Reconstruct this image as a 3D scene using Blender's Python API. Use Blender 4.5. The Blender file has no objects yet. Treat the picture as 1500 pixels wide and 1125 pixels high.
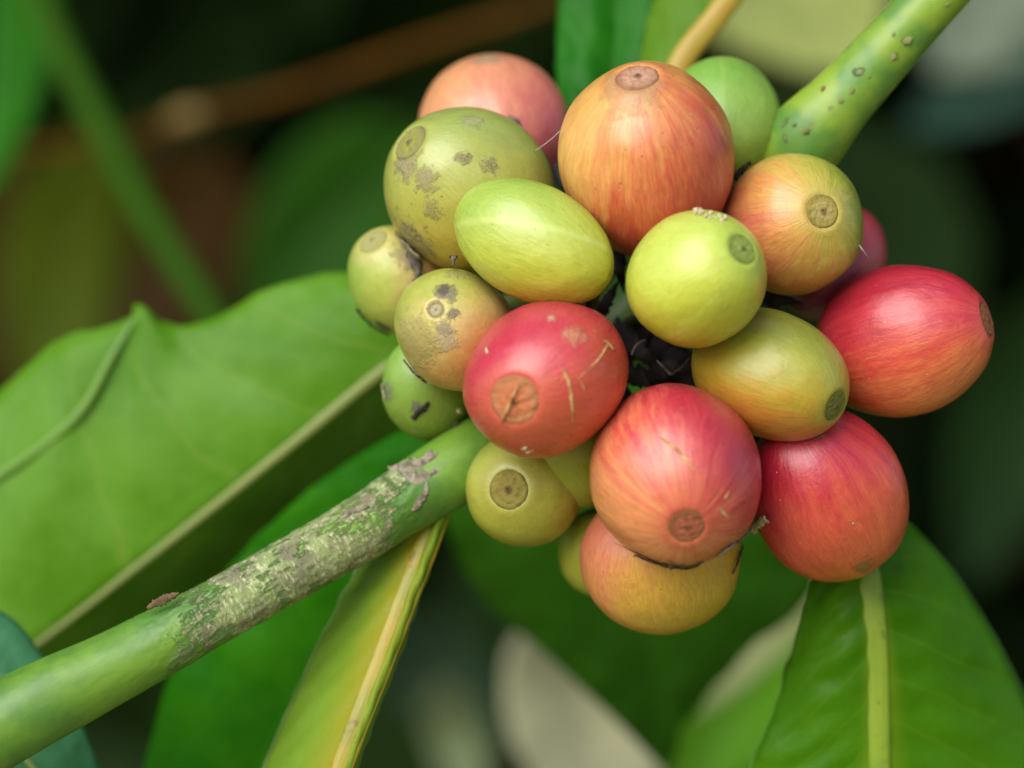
import bpy, bmesh, math, random
from mathutils import Vector, Matrix, noise as mn
random.seed(7)
U = 6e-5            # metres per photo pixel (1500 px wide) at the plane of the fruit
D = 5000.0          # camera distance in those pixels (0.30 m)
scene = bpy.context.scene
COL = scene.collection

# ------------------------------------------------------------------ helpers
def P(px, py, d=0.0):
    s = (D + d) / D
    return Vector(((px - 750) * s * U, d * U, -(py - 562.5) * s * U))
def V(x, y, z):                     # right, up, towards viewer -> world
    return Vector((x, -z, y))
def lin(c):
    return tuple(((v/255)/12.92 if v/255 <= .04045 else ((v/255+.055)/1.055)**2.4) for v in c)
def rgb(c, k=1.0):
    l = lin(c); return (l[0]*k, l[1]*k, l[2]*k, 1)

def tag(o, label, cat, group=None, kind=None):
    if label: o['label'] = label
    if cat: o['category'] = cat
    if group: o['group'] = group
    if kind: o['kind'] = kind
    return o
def empty(name, loc, label, cat, group=None, rot=None):
    o = bpy.data.objects.new(name, None); COL.objects.link(o)
    o.empty_display_size = .002
    o.location = loc
    if rot is not None: o.rotation_euler = rot.to_euler()
    return tag(o, label, cat, group)
def link(name, bm, mat, parent=None, loc=None, smooth=True):
    me = bpy.data.meshes.new(name); bm.to_mesh(me); bm.free()
    if smooth:
        for p in me.polygons: p.use_smooth = True
    o = bpy.data.objects.new(name, me); COL.objects.link(o)
    me.materials.append(mat)
    if parent: o.parent = parent
    if loc is not None: o.location = loc
    return o
def crom(pts, n):
    """resample a polyline (any dimension) smoothly to n+1 points"""
    m = len(pts); out = []
    dim = len(pts[0])
    for i in range(n+1):
        f = i/n*(m-1); k = min(int(f), m-2); t = f-k
        p0 = pts[max(k-1,0)]; p1 = pts[k]; p2 = pts[k+1]; p3 = pts[min(k+2,m-1)]
        out.append(tuple(.5*((2*p1[j]) + (-p0[j]+p2[j])*t + (2*p0[j]-5*p1[j]+4*p2[j]-p3[j])*t*t
                   + (-p0[j]+3*p1[j]-3*p2[j]+p3[j])*t**3) for j in range(dim)))
    return out
def nz(x, y, z=0.0): return mn.noise(Vector((x, y, z)))

# ------------------------------------------------------------------ node helper
class NT:
    def __init__(s, name):
        s.m = bpy.data.materials.new(name); s.m.use_nodes = True
        s.t = s.m.node_tree; s.t.nodes.clear()
        s.out = s.t.nodes.new('ShaderNodeOutputMaterial')
    def n(s, typ, **kw):
        x = s.t.nodes.new(typ)
        for k, v in kw.items(): setattr(x, k, v)
        return x
    def set(s, sock, v):
        if v is None: return
        if hasattr(v, 'is_output'): s.t.links.new(v, sock)
        else: sock.default_value = v
    def math(s, op, a, b=None, c=None, clamp=False):
        x = s.n('ShaderNodeMath', operation=op); x.use_clamp = clamp
        s.set(x.inputs[0], a); s.set(x.inputs[1], b); s.set(x.inputs[2], c)
        return x.outputs[0]
    def vm(s, op, a, b=None, scale=None):
        x = s.n('ShaderNodeVectorMath', operation=op)
        s.set(x.inputs[0], a); s.set(x.inputs[1], b)
        if scale is not None: s.set(x.inputs['Scale'], scale)
        return x.outputs['Value'] if op in ('DOT_PRODUCT', 'LENGTH', 'DISTANCE') else x.outputs[0]
    def noise(s, vec, scale, detail=3, rough=.5, dist=0.0):
        x = s.n('ShaderNodeTexNoise'); s.set(x.inputs['Vector'], vec)
        x.inputs['Scale'].default_value = scale; x.inputs['Detail'].default_value = detail
        x.inputs['Roughness'].default_value = rough; x.inputs['Distortion'].default_value = dist
        return x.outputs['Fac']
    def mix(s, f, a, b, mode='MIX'):
        x = s.n('ShaderNodeMix', data_type='RGBA', blend_type=mode)
        s.set(x.inputs[0], f); s.set(x.inputs[6], a); s.set(x.inputs[7], b)
        return x.outputs[2]
    def ss(s, v, lo, hi, a=0.0, b=1.0):
        x = s.n('ShaderNodeMapRange', interpolation_type='SMOOTHSTEP')
        s.set(x.inputs[0], v); x.inputs[1].default_value = lo; x.inputs[2].default_value = hi
        x.inputs[3].default_value = a; x.inputs[4].default_value = b
        return x.outputs[0]
    def ramp(s, f, stops):
        x = s.n('ShaderNodeValToRGB'); cr = x.color_ramp; s.set(x.inputs[0], f)
        cr.elements[0].position = stops[0][0]; cr.elements[0].color = stops[0][1]
        cr.elements[1].position = stops[-1][0]; cr.elements[1].color = stops[-1][1]
        for p, c in stops[1:-1]:
            e = cr.elements.new(p); e.color = c
        return x.outputs[0]
    def mixc(s, a, b, f): return tuple(x*(1-f)+y*f for x, y in zip(a, b))
    def sep(s, v):
        x = s.n('ShaderNodeSeparateXYZ'); s.set(x.inputs[0], v); return x.outputs
    def comb(s, a, b, c):
        x = s.n('ShaderNodeCombineXYZ'); s.set(x.inputs[0], a); s.set(x.inputs[1], b); s.set(x.inputs[2], c)
        return x.outputs[0]
    def objpx(s, seed=0):           # object coordinates in photo pixels
        tc = s.n('ShaderNodeTexCoord')
        v = s.vm('SCALE', tc.outputs['Object'], scale=1/U)
        return s.vm('ADD', v, (seed*917.3, seed*331.7, seed*57.1))
    def bump(s, h, dist_px, strength=1.0, nrm=None):
        x = s.n('ShaderNodeBump'); s.set(x.inputs['Height'], h)
        x.inputs['Distance'].default_value = dist_px*U; x.inputs['Strength'].default_value = strength
        if nrm is not None: s.set(x.inputs['Normal'], nrm)
        return x.outputs[0]
    def bsdf(s, color, rough=.4, nrm=None, spec=.5, sss=0.0, sssr=(1,.4,.2), sssc=15, trans=0.0, tcol=None, sheen=0, coat=0):
        b = s.n('ShaderNodeBsdfPrincipled')
        s.set(b.inputs['Base Color'], color); s.set(b.inputs['Roughness'], rough)
        b.inputs['Specular IOR Level'].default_value = spec
        if nrm is not None: s.set(b.inputs['Normal'], nrm)
        if sss:
            b.inputs['Subsurface Weight'].default_value = sss
            b.inputs['Subsurface Radius'].default_value = sssr
            b.inputs['Subsurface Scale'].default_value = sssc*U
        if coat:
            b.inputs['Coat Weight'].default_value = coat; b.inputs['Coat Roughness'].default_value = .29
        if sheen: b.inputs['Sheen Weight'].default_value = sheen
        o = b.outputs[0]
        if trans:
            t = s.n('ShaderNodeBsdfTranslucent'); s.set(t.inputs[0], tcol if tcol is not None else color)
            mx = s.n('ShaderNodeMixShader'); mx.inputs[0].default_value = trans
            s.t.links.new(o, mx.inputs[1]); s.t.links.new(t.outputs[0], mx.inputs[2]); o = mx.outputs[0]
        s.t.links.new(o, s.out.inputs[0])
        return s.m

# ------------------------------------------------------------------ cherries
CH = {}
GROUP = 'coffee cherries in the cluster on the branch'
def cherry_mat(key, stops, dirl, k_streak, k_blotch, seed, patches, stripe, disc_r, gloss, red, rim):
    n = NT('cherry_skin_' + key)
    tc = n.n('ShaderNodeTexCoord')
    p = n.vm('SCALE', n.vm('SUBTRACT', tc.outputs['Generated'], (.5, .5, .5)), scale=2.0)
    x, y, z = n.sep(p)
    rho = n.math('SQRT', n.math('ADD', n.math('MULTIPLY', x, x), n.math('MULTIPLY', y, y)))
    rho = n.math('MAXIMUM', rho, .06)
    wob = n.noise(n.vm('ADD', p, (seed, seed*2, 0)), 2.2, 2)
    wob = n.math('MULTIPLY', n.math('SUBTRACT', wob, .5), .16)
    sv = n.comb(n.math('ADD', n.math('DIVIDE', x, rho), wob), n.math('SUBTRACT', n.math('DIVIDE', y, rho), wob), n.math('MULTIPLY', z, .15))
    sv = n.vm('ADD', sv, (seed*3.1, seed*1.7, seed*.9))
    st1 = n.noise(sv, 4.5, 4, .6)
    st2 = n.noise(sv, 15, 3, .6)
    pv = n.vm('ADD', p, (seed*5.3, -seed, seed*2))
    bl = n.noise(pv, 1.6, 3, .55)
    g = n.math('MULTIPLY_ADD', n.vm('DOT_PRODUCT', p, tuple(dirl)), .5, .5)
    k_streak *= 1.7
    f = n.math('ADD', g, n.math('MULTIPLY', n.math('SUBTRACT', st1, .5), k_streak))
    f = n.math('ADD', f, n.math('MULTIPLY', n.math('SUBTRACT', st2, .5), k_streak*.75))
    f = n.math('ADD', f, n.math('MULTIPLY', n.math('SUBTRACT', bl, .5), k_blotch))
    col = n.ramp(f, stops)
    # fine light fibres
    fine = n.noise(sv, 34, 3, .65)
    v = n.math('ADD', n.math('MULTIPLY', n.math('SUBTRACT', fine, .5), .75 if red else .25), 1.0)
    v = n.math('ADD', v, n.math('MULTIPLY', n.math('SUBTRACT', n.noise(pv, 9, 4, .6), .5), .22))
    col = n.mix(1.0, col, n.comb(v, v, v), 'MULTIPLY')
    if stripe:
        lv, lc, lw = stripe
        dd = n.math('ABSOLUTE', n.math('SUBTRACT', n.vm('DOT_PRODUCT', p, lv), n.math('MULTIPLY', wob, .15)))
        col = n.mix(n.ss(dd, 0.0, lw, .4, 0), col, lc)
    # paler zone round the navel
    pz = n.math('ADD', z, n.math('MULTIPLY', n.math('SUBTRACT', bl, .5), .1))
    a0 = math.cos(disc_r*1.9); a1 = math.cos(disc_r*.9)
    col = n.mix(n.ss(pz, a0, a1, 0, .4), col, rim)
    # little specks
    vo = n.n('ShaderNodeTexVoronoi'); n.set(vo.inputs['Vector'], pv); vo.inputs['Scale'].default_value = 7.5
    rnd = n.sep(vo.outputs['Color'])
    sp = n.math('MULTIPLY', n.ss(vo.outputs['Distance'], .05, .13, 1, 0), n.math('GREATER_THAN', rnd[0], .72))
    col = n.mix(n.math('MULTIPLY', sp, .6), col, rgb((95, 70, 45), .7))
    sp2 = n.math('MULTIPLY', n.ss(vo.outputs['Distance'], .03, .10, 1, 0), n.math('LESS_THAN', rnd[0], .20))
    col = n.mix(n.math('MULTIPLY', sp2, .7), col, rgb((235, 205, 160), .8))
    h = n.math('ADD', n.math('MULTIPLY', st2, .6), n.math('MULTIPLY', n.noise(pv, 26, 5, .75), .55))
    vq = n.n('ShaderNodeTexVoronoi'); n.set(vq.inputs['Vector'], n.vm('ADD', pv, (3.3, 8.1, 1.7))); vq.inputs['Scale'].default_value = 19
    rq = n.sep(vq.outputs['Color'])
    dust = n.math('MULTIPLY', n.ss(vq.outputs['Distance'], .05, .16, 1, 0), n.math('GREATER_THAN', rq[0], .86))
    col = n.mix(n.math('MULTIPLY', dust, .35), col, n.mix(n.math('GREATER_THAN', rq[1], .5), rgb((240,215,170), .85), rgb((110,75,45), .7)))
    rough = n.math('ADD', gloss-.08, n.math('MULTIPLY', n.math('SUBTRACT', n.noise(pv, 6, 3), .5), .22))
    hp = None
    for (pp, r, c1, c2, amt, ks) in patches:
        dist = n.math('DIVIDE', n.vm('DISTANCE', p, tuple(pp)), r)
        a = n.noise(n.vm('ADD', pv, (pp[0]*9, 0, 0)), ks, 6, .72)
        m_ = n.math('ADD', dist, n.math('MULTIPLY', n.math('SUBTRACT', a, .5), 3.2))
        m_ = n.ss(m_, .45, 1.1, amt, 0)
        fc = n.noise(pv, ks*4.5, 4, .7)
        c = n.mix(n.ss(fc, .38, .62), c1, c2)
        col = n.mix(m_, col, c)
        rough = n.math('ADD', rough, n.math('MULTIPLY', m_, .35), clamp=True)
        h = n.math('ADD', h, n.math('MULTIPLY', m_, n.math('MULTIPLY_ADD', fc, 2.2, .6)))
    nrm = n.bump(h, 2.4, .6)
    nrm = n.bump(n.noise(pv, 3.2, 2), 6, .35, nrm)
    return n.bsdf(col, rough, nrm, spec=.5, sss=.08, sssr=(1, .5, .3), sssc=11, coat=.42)

def disc_mat(key, c1, c2, c3):
    n = NT('navel_' + key)
    tc = n.n('ShaderNodeTexCoord')
    p = n.vm('SCALE', n.vm('SUBTRACT', tc.outputs['Generated'], (.5, .5, .5)), scale=2.0)
    x, y, z = n.sep(p)
    r = n.math('SQRT', n.math('ADD', n.math('MULTIPLY', x, x), n.math('MULTIPLY', y, y)))
    a = n.noise(p, 2.4, 5, .7)
    rr = n.math('ADD', r, n.math('MULTIPLY', n.math('SUBTRACT', a, .5), .22))
    col = n.ramp(rr, [(0, rgb((95, 70, 45), .5)), (.10, c3), (.22, c2), (.5, c2), (.72, c1), (.88, n.mixc(c1,c3,.6)), (1, c1)])
    col = n.mix(n.ss(n.noise(p, 3.5, 5, .75), .42, .72, 0, .6), col, c3)
    h = n.noise(p, 6, 5, .7)
    return n.bsdf(col, .6, n.bump(h, 4, .9), spec=.35)

def cherry(key, cx, cy, d, W, A, pole, label, stops, dirv, a=None, away=False, disc=27, ks=.35, kb=.3,
           patches=(), stripe=None, seed=1, gloss=.40, dc=None, rim=None, red=True):
    """W, A: half sizes across / along the projected axis. pole: photo pixel of the navel"""
    dx, dy = pole[0]-cx, -(pole[1]-cy)
    p = math.hypot(dx, dy)
    a = a or A*1.05
    a = max(a, p*1.005)
    st = p/a
    ct = math.sqrt(max(1-st*st, 1e-4))
    c = math.sqrt(max(A*A-p*p, 1))/ct if ct > .25 else W
    c = min(max(c, W*.86), W*1.12)
    ex = V(dx/p, dy/p, 0); vz = V(0, 0, -1 if away else 1)
    Z = (ex*st + vz*ct).normalized()
    X = V(-dy/p, dx/p, 0)
    Y = Z.cross(X).normalized()
    s = (D+d)/D
    R = Matrix((X, Y, Z)).transposed()
    CH[key] = dict(key=key, c=P(cx, cy, d), R=R, ax=(W*s*U, c*s*U, a*s*U), cx=cx, cy=cy, d=d, s=s,
        label=label, stops=stops, dirv=V(*dirv), disc=disc, ks=ks, kb=kb, patches=patches,
        stripe=stripe, seed=seed, gloss=gloss, dc=dc, rim=rim, red=red, rad=(W+A)/2)

def hit(key, px, py, lift=0.0):
    """point of the front of the cherry seen at photo pixel -> world point, normal, unit coords"""
    c = CH[key]; o = Vector((0, -D*U, 0)); dr = (P(px, py, 0)-o).normalized()
    R = c['R'].transposed(); ax = c['ax']
    def q(v):
        w = R @ v; return Vector((w[0]/ax[0], w[1]/ax[1], w[2]/ax[2]))
    oo = q(o-c['c']); dd = q(dr)
    A_, B_, C_ = dd.dot(dd), oo.dot(dd), oo.dot(oo)-1
    disc = B_*B_-A_*C_
    t = (-B_-math.sqrt(disc))/A_ if disc > 0 else -B_/A_
    u = (oo+dd*t).normalized()
    loc = Vector((u[0]*ax[0], u[1]*ax[1], u[2]*ax[2]))
    nn = c['R'] @ Vector((u[0]/ax[0], u[1]/ax[1], u[2]/ax[2])).normalized()
    return c['c'] + c['R'] @ loc + nn*lift*U, nn, u

def build_cherry(c):
    key = c['key']; ax = c['ax']; R = c['R']; s = c['s']
    base = c['c'] - R.col[2]*ax[2]
    root = empty('coffee_cherry', base, c['label'], 'coffee cherry', GROUP, R)
    rd = c['disc']*s*U*.92
    ang = rd/((ax[0]+ax[1])/2)           # polar angle of disc rim
    bm = bmesh.new()
    NS, NR = 144, 92
    rows = []
    for i in range(NR+1):
        th = math.pi*i/NR
        th = th if i in (0, NR) else th
        row = []
        if i in (0, NR):
            zz = math.cos(th)
            k = .925 if i == 0 else .99
            row = [bm.verts.new((0, 0, ax[2]*zz*k))]
        else:
            for j in range(NS):
                ph = 2*math.pi*j/NS
                u = Vector((math.sin(th)*math.cos(ph), math.sin(th)*math.sin(ph), math.cos(th)))
                f = 1 + .036*nz(u.x*1.3+c['seed']*7, u.y*1.3, u.z*1.3) + .006*nz(u.x*4+c['seed']*3, u.y*4, u.z*4)
                f += .004*math.cos(2*ph+c['seed'])
                rr = th/ang
                f = 1+(f-1)*(1-math.exp(-(rr/2.2)**2))
                dip = -.075*math.exp(-(rr/.98)**6) + .006*math.exp(-((rr-1.35)/.35)**2)
                f += dip
                row.append(bm.verts.new((u.x*ax[0]*f, u.y*ax[1]*f, u.z*ax[2]*f)))
        rows.append(row)
    for i in range(NR):
        r0, r1 = rows[i], rows[i+1]
        for j in range(NS):
            k = (j+1) % NS
            if len(r0) == 1: bm.faces.new((r0[0], r1[j], r1[k]))
            elif len(r1) == 1: bm.faces.new((r0[j], r1[0], r0[k]))
            else: bm.faces.new((r0[j], r1[j], r1[k], r0[k]))
    dl = R.transposed() @ c['dirv']; dl.normalize()
    pts = []
    for (px, py, r, c1, c2, amt, ks) in c['patches']:
        pts.append((hit(key, px, py)[2], r/c['rad'], c1, c2, amt, ks))
    stripe = None
    if c['stripe']:
        (x0, y0), (x1, y1), lc, lw = c['stripe']
        u0 = hit(key, x0, y0)[2]; u1 = hit(key, x1, y1)[2]
        stripe = (tuple(u0.cross(u1).normalized()), lc, lw)
    rim = c['rim'] or c['stops'][len(c['stops'])//2][1]
    body = link('fruit_skin', bm, cherry_mat(key, c['stops'], dl, c['ks'], c['kb'], c['seed'], pts, stripe, ang, c['gloss'], c['red'], rim), root)
    body.location = (0, 0, ax[2])
    # navel
    bm = bmesh.new()
    prof = [(0, -.08), (.06, .07), (.13, .04), (.22, -.05), (.36, -.03), (.5, -.01), (.62, .0), (.74, -.01), (.86, .02), (.94, .055), (1.02, .03), (1.10, -.02), (1.16, -.10)]
    SEG = 64; rows = []
    for (r, h) in prof:
        row = []
        for j in range(SEG if r > 0 else 1):
            ph = 2*math.pi*j/SEG
            w = 1 + .05*nz(math.cos(ph)*1.6+c['seed']*5, math.sin(ph)*1.6, r) + .04*nz(math.cos(ph)*5, math.sin(ph)*5+c['seed'], r*3)
            hh = h + .085*nz(math.cos(ph)*r*4+c['seed'], math.sin(ph)*r*4, 3) * (1 if r < 1.0 else .3)
            xx = r*w*rd*math.cos(ph); yy = r*w*rd*math.sin(ph)
            q = max(1-(xx/ax[0])**2-(yy/ax[1])**2, .01)
            row.append(bm.verts.new((xx, yy, ax[2]*(math.sqrt(q)*.985)+hh*rd)))
        rows.append(row)
    for i in range(len(rows)-1):
        r0, r1 = rows[i], rows[i+1]
        for j in range(SEG):
            k = (j+1) % SEG
            if len(r0) == 1: bm.faces.new((r0[0], r1[j], r1[k]))
            else: bm.faces.new((r0[j], r1[j], r1[k], r0[k]))
    dc = c['dc'] or (rgb((150, 130, 70), .75), rgb((165, 140, 80), .75), rgb((110, 95, 60), .7))
    dc = [tuple(a*(1-f)+b*f for a, b in zip(x, rim)) for x, f in zip(dc, (.4, .45, .2))]
    dk = link('navel_disc', bm, disc_mat(key, *dc), root)
    dk.location = (0, 0, ax[2])
    c['root'] = root

K = .86
def S(*cs):   # stops from sRGB triples
    m = len(cs)-1
    return [(.12+.76*i/m, rgb(q, K)) for i, q in enumerate(cs)]
GREY1, GREY2 = rgb((150, 140, 120), .75), rgb((95, 82, 66), .7)
TAN1, TAN2 = rgb((175, 155, 105), .8), rgb((120, 100, 62), .7)

cherry('a', 722, 190, 90, 112, 112, (700, 88), 'salmon orange cherry at the top left, behind the large scarred green one',
       S((222,156,106), (216,136,102), (196,88,92)), (.7, -.4, .2), away=True, seed=1, kb=.4,
       patches=[(712, 84, 22, TAN1, GREY1, .8, 6)])
cherry('b', 690, 281, 20, 120, 131, (600, 212), 'large green cherry at the upper left with grey scars and a rubbed navel',
       S((160,174,86), (178,180,82), (196,168,66)), (.1, -1, 0), disc=30, seed=2, kb=.35, ks=.15, red=False, gloss=.42,
       patches=[(592, 238, 30, TAN1, rgb((135,115,105),.75), .75, 7), (622, 262, 20, rgb((140,120,110),.8), TAN1, .7, 9), (602, 350, 44, TAN1, GREY2, .85, 6), (565, 300, 22, TAN1, GREY1, .6, 7),
                (690, 178, 17, rgb((185,180,140),.8), rgb((150,155,85),.8), .6, 11), (676, 230, 12, TAN1, GREY2, .8, 10), (715, 242, 14, GREY2, TAN1, .7, 10), (630, 305, 16, GREY2, TAN1, .5, 11)],
       dc=(rgb((150,140,95),.8), rgb((150,150,70),.8), rgb((125,112,92),.7)))
cherry('c', 781, 355, -130, 86, 121, (672, 300), 'smooth lime green oval cherry lying on its side, with a pale line',
       S((166,192,78), (188,198,72), (188,180,50)), (.35, -.9, 0), disc=20, seed=3, kb=.22, ks=.12, red=False, gloss=.36,
       stripe=((700, 322), (850, 345), rgb((215,225,130), K), .10), away=True)
cherry('d', 948, 235, -70, 129, 143, (929, 117), 'big orange cherry at the top of the cluster with a rough grey navel',
       S((226,172,92), (226,148,84), (214,106,68), (198,76,60)), (.75, -.6, 0), disc=33, seed=4, ks=.5, kb=.3,
       dc=(rgb((185,165,125),.85), rgb((205,190,160),.9), rgb((125,105,80),.75)), patches=[(927, 121, 52, TAN1, rgb((190,150,95),.8), .6, 5)])
cherry('e', 1056, 178, 100, 88, 96, (1075, 95), 'plain green cherry behind the big orange one, beside the upper stem',
       S((130,176,70), (146,180,74), (150,175,60)), (.3, -.8, 0), away=True, seed=5, kb=.2, ks=.1, red=False, gloss=.5,
       stripe=((1058, 95), (1060, 200), rgb((165,190,90), K), .06))
cherry('f', 1161, 329, -20, 103, 104, (1197, 314), 'half orange half yellow green cherry with a round tan navel, right of the lime one',
       S((164,172,62), (204,182,80), (222,158,82), (214,118,84)), (-.75, -.35, 0.1), disc=26, seed=6, ks=.3, kb=.3,
       dc=(rgb((165,148,62),.8), rgb((190,170,110),.8), rgb((135,112,60),.75)), rim=rgb((200,180,85), K))
cherry('g', 1021, 409, -190, 98, 105, (1084, 366), 'pale lime cherry in the middle of the cluster with cream granules on top',
       S((192,208,88), (198,210,76), (194,190,54)), (.1, -1, 0), disc=25, seed=7, kb=.25, ks=.12, red=False, gloss=.37,
       stripe=((1084, 380), (1000, 480), rgb((200,215,90), K), .12),
       dc=(rgb((140,150,70),.8), rgb((165,170,100),.8), rgb((110,112,65),.75)), rim=rgb((170,200,70), K))
cherry('h', 1128, 549, -120, 94, 118, (1221, 596), 'olive yellow cherry below the lime one, its grey green navel at the lower right',
       S((152,160,62), (172,172,60), (190,160,50), (198,128,50)), (-.2, -1, 0), disc=25, seed=8, kb=.35, ks=.2, red=False, gloss=.40,
       dc=(rgb((130,130,60),.75), rgb((110,110,60),.7), rgb((85,82,50),.7)), rim=rgb((165,165,60), K))
cherry('i', 1322, 500, 0, 112, 130, (1442, 468), 'red cherry at the far right edge of the cluster, navel seen side on',
       S((172,34,54), (196,50,60), (212,82,62), (224,126,74)), (.35, -1, .1), disc=25, seed=9, ks=.4, kb=.3, gloss=.38,
       dc=(rgb((150,125,65),.8), rgb((130,125,60),.7), rgb((95,85,55),.7)))
cherry('j', 1218, 384, 100, 78, 92, (1270, 318), 'dusky crimson cherry mostly hidden behind the two at the right',
       S((176,66,72), (170,54,68), (150,60,90)), (-.8, -.5, 0), away=True, seed=10, ks=.2, kb=.2)
cherry('k', 799, 554, -160, 110, 125, (751, 587), 'pinkish red cherry over the lower stem with a large orange navel and scratches',
       S((196,54,74), (206,72,70), (216,96,64)), (.5, -.7, 0), disc=38, seed=11, ks=.4, kb=.3, gloss=.36,
       dc=(rgb((210,150,95),.8), rgb((224,140,88),.8), rgb((165,130,80),.75)), rim=rgb((214,110,76), K),
       patches=[(838, 492, 18, rgb((222,170,120),.8), rgb((200,110,80),.8), .7, 8), (806, 468, 8, rgb((225,180,150),.8), rgb((225,150,110),.8), .8, 12)])
cherry('l', 990, 696, -150, 126, 136, (1000, 768), 'salmon red cherry low in the front with a small round olive navel',
       S((230,148,94), (224,120,86), (206,80,74), (188,50,64)), (.72, .65, 0), disc=27, seed=12, ks=.55, kb=.3, gloss=.37,
       dc=(rgb((150,120,60),.8), rgb((196,130,90),.8), rgb((140,110,60),.75)),
       patches=[(985, 830, 28, GREY2, rgb((140,80,60),.7), .8, 7), (1060, 805, 20, rgb((190,120,80),.7), GREY2, .5, 9)])
cherry('m', 1212, 725, -20, 115, 131, (1270, 838), 'red cherry at the lower right, in front of the big fresh leaf',
       S((222,104,66), (214,82,64), (198,50,62), (178,32,54)), (-.65, .75, 0), disc=20, seed=13, ks=.35, kb=.3, gloss=.38, away=True,
       patches=[(1268, 832, 22, rgb((140,125,60),.8), rgb((170,90,55),.8), .8, 6)])
cherry('n', 968, 818, -10, 119, 112, (985, 915), 'amber yellow cherry with a salmon side, lowest of the cluster',
       S((206,164,56), (214,168,62), (218,160,72), (218,142,84), (212,120,90)), (-1, .75, 0), away=True, seed=14, ks=.35, kb=.25, gloss=.48)
cherry('o', 882, 808, 90, 66, 66, (870, 868), 'small olive cherry peeping out behind the amber one',
       S((160,168,50), (168,172,56), (168,168,56)), (0, -1, 0), away=True, seed=15, red=False, gloss=.5)
cherry('p', 768, 716, 10, 86, 86, (744, 714), 'olive green cherry under the stem with a sunken brown navel',
       S((168,174,72), (180,178,74), (172,168,54)), (.2, -1, 0), disc=30, seed=16, red=False, gloss=.46, kb=.3, ks=.12,
       dc=(rgb((165,150,62),.8), rgb((150,128,62),.8), rgb((105,82,62),.7)), rim=rgb((160,152,62), K))
cherry('q', 848, 664, 0, 80, 80, (880, 720), 'plain olive cherry tucked between the two red front ones',
       S((166,172,64), (164,170,54), (158,166,48)), (0, -1, 0), away=True, seed=17, red=False, gloss=.5, ks=.12)
cherry('r', 668, 484, -60, 84, 102, (640, 455), 'scabby tan and olive cherry left of the pinkish red one, streaked with dead skin',
       S((174,182,78), (208,180,106), (216,146,78)), (.55, -.85, 0), disc=13, seed=18, kb=.4, ks=.18, gloss=.46, red=False,
       patches=[(606, 500, 46, rgb((170,160,80),.85), TAN1, .7, 5), (652, 492, 22, GREY1, rgb((205,195,160),.8), .6, 7), (600, 545, 22, GREY2, TAN1, .8, 7), (655, 430, 18, rgb((110,100,92),.8), GREY1, .8, 7), (648, 424, 13, GREY2, rgb((120,110,98),.75), .9, 11), (635, 452, 10, GREY2, GREY1, .85, 12), (663, 460, 10, GREY2, GREY1, .85, 12), (650, 480, 12, GREY1, TAN1, .8, 11), (665, 400, 20, rgb((150,150,70),.8), TAN1, .7, 8)],
       dc=(rgb((130,120,100),.7), rgb((215,210,180),.8), rgb((200,195,160),.8)))
cherry('s', 586, 411, 40, 73, 84, (546, 352), 'yellow green cherry at the far left with a pale oval navel',
       S((160,182,76), (182,188,84), (206,182,112), (212,154,108)), (1, -.1, 0), disc=24, seed=19, kb=.3, ks=.15, gloss=.44, red=False,
       dc=(rgb((150,165,110),.8), rgb((165,180,125),.8), rgb((165,175,70),.8)),
       patches=[(560, 478, 16, GREY2, rgb((60,55,45),.6), .9, 7), (598, 372, 26, TAN1, GREY1, .8, 6)])
cherry('t', 626, 570, 70, 66, 77, (640, 640), 'small green cherry at the lower left, sitting on the stem',
       S((136,176,72), (130,164,62), (126,150,52)), (.3, -1, 0), away=True, seed=20, red=False, gloss=.5, ks=.1,
       patches=[(567, 575, 16, GREY1, GREY2, .7, 8), (612, 600, 12, GREY2, GREY1, .9, 10)])

# settle the fruits: each one rests just behind those in front of it
order = sorted(CH.values(), key=lambda c: c['d'])
done = []
for c in order:
    need = c['d']; fixed = c['key'] in 'qpnto'
    for o in done:
        dist = math.hypot(c['cx']-o['cx'], c['cy']-o['cy'])
        sm = (c['rad']+o['rad'])*.89
        if dist < sm and not fixed: need = max(need, o['d'] + math.sqrt(sm*sm-dist*dist))
    if need != c['d']:
        need = min(need, 260)
        s0 = c['s']; c['d'] = need; c['s'] = (D+need)/D
        c['c'] = P(c['cx'], c['cy'], need)
        c['ax'] = tuple(v*c['s']/s0 for v in c['ax'])
    done.append(c)
print('DEPTHS', {c['key']: round(c['d']) for c in done})
for k in sorted(CH): build_cherry(CH[k])

# scratches and scars lying on the skins (parts of their cherry)
def simple_mat(name, c1, c2, scale=.06, rough=.75, bump=2.0, det=5, trans=0, spec=.3):
    n = NT(name); v = n.objpx(len(bpy.data.materials))
    a = n.noise(v, scale, det, .7)
    col = n.mix(n.ss(a, .35, .65), c1, c2)
    return n.bsdf(col, rough, n.bump(n.noise(v, scale*3, 4, .7), bump, .8), spec=spec, trans=trans)
M_SCAR = simple_mat('dry_scar', rgb((225,185,125),.85), rgb((190,120,75),.8))
M_DRY = simple_mat('dried_bract', rgb((150,140,122),.7), rgb((70,60,50),.6), .05)
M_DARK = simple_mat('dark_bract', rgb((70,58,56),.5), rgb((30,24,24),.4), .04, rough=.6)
M_BROWN = simple_mat('brown_crust', rgb((128,98,70),.7), rgb((60,46,36),.55), .09)
M_SOFT = simple_mat('thin_dry_thread', rgb((168,156,132),.8), rgb((112,100,86),.7), .08)
M_CREAM = simple_mat('cream_granule', rgb((240,230,190),.85), rgb((210,190,140),.8), .15)
M_PALE = simple_mat('pale_dry_skin', rgb((205,200,165),.8), rgb((140,128,95),.7), .06)

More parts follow.
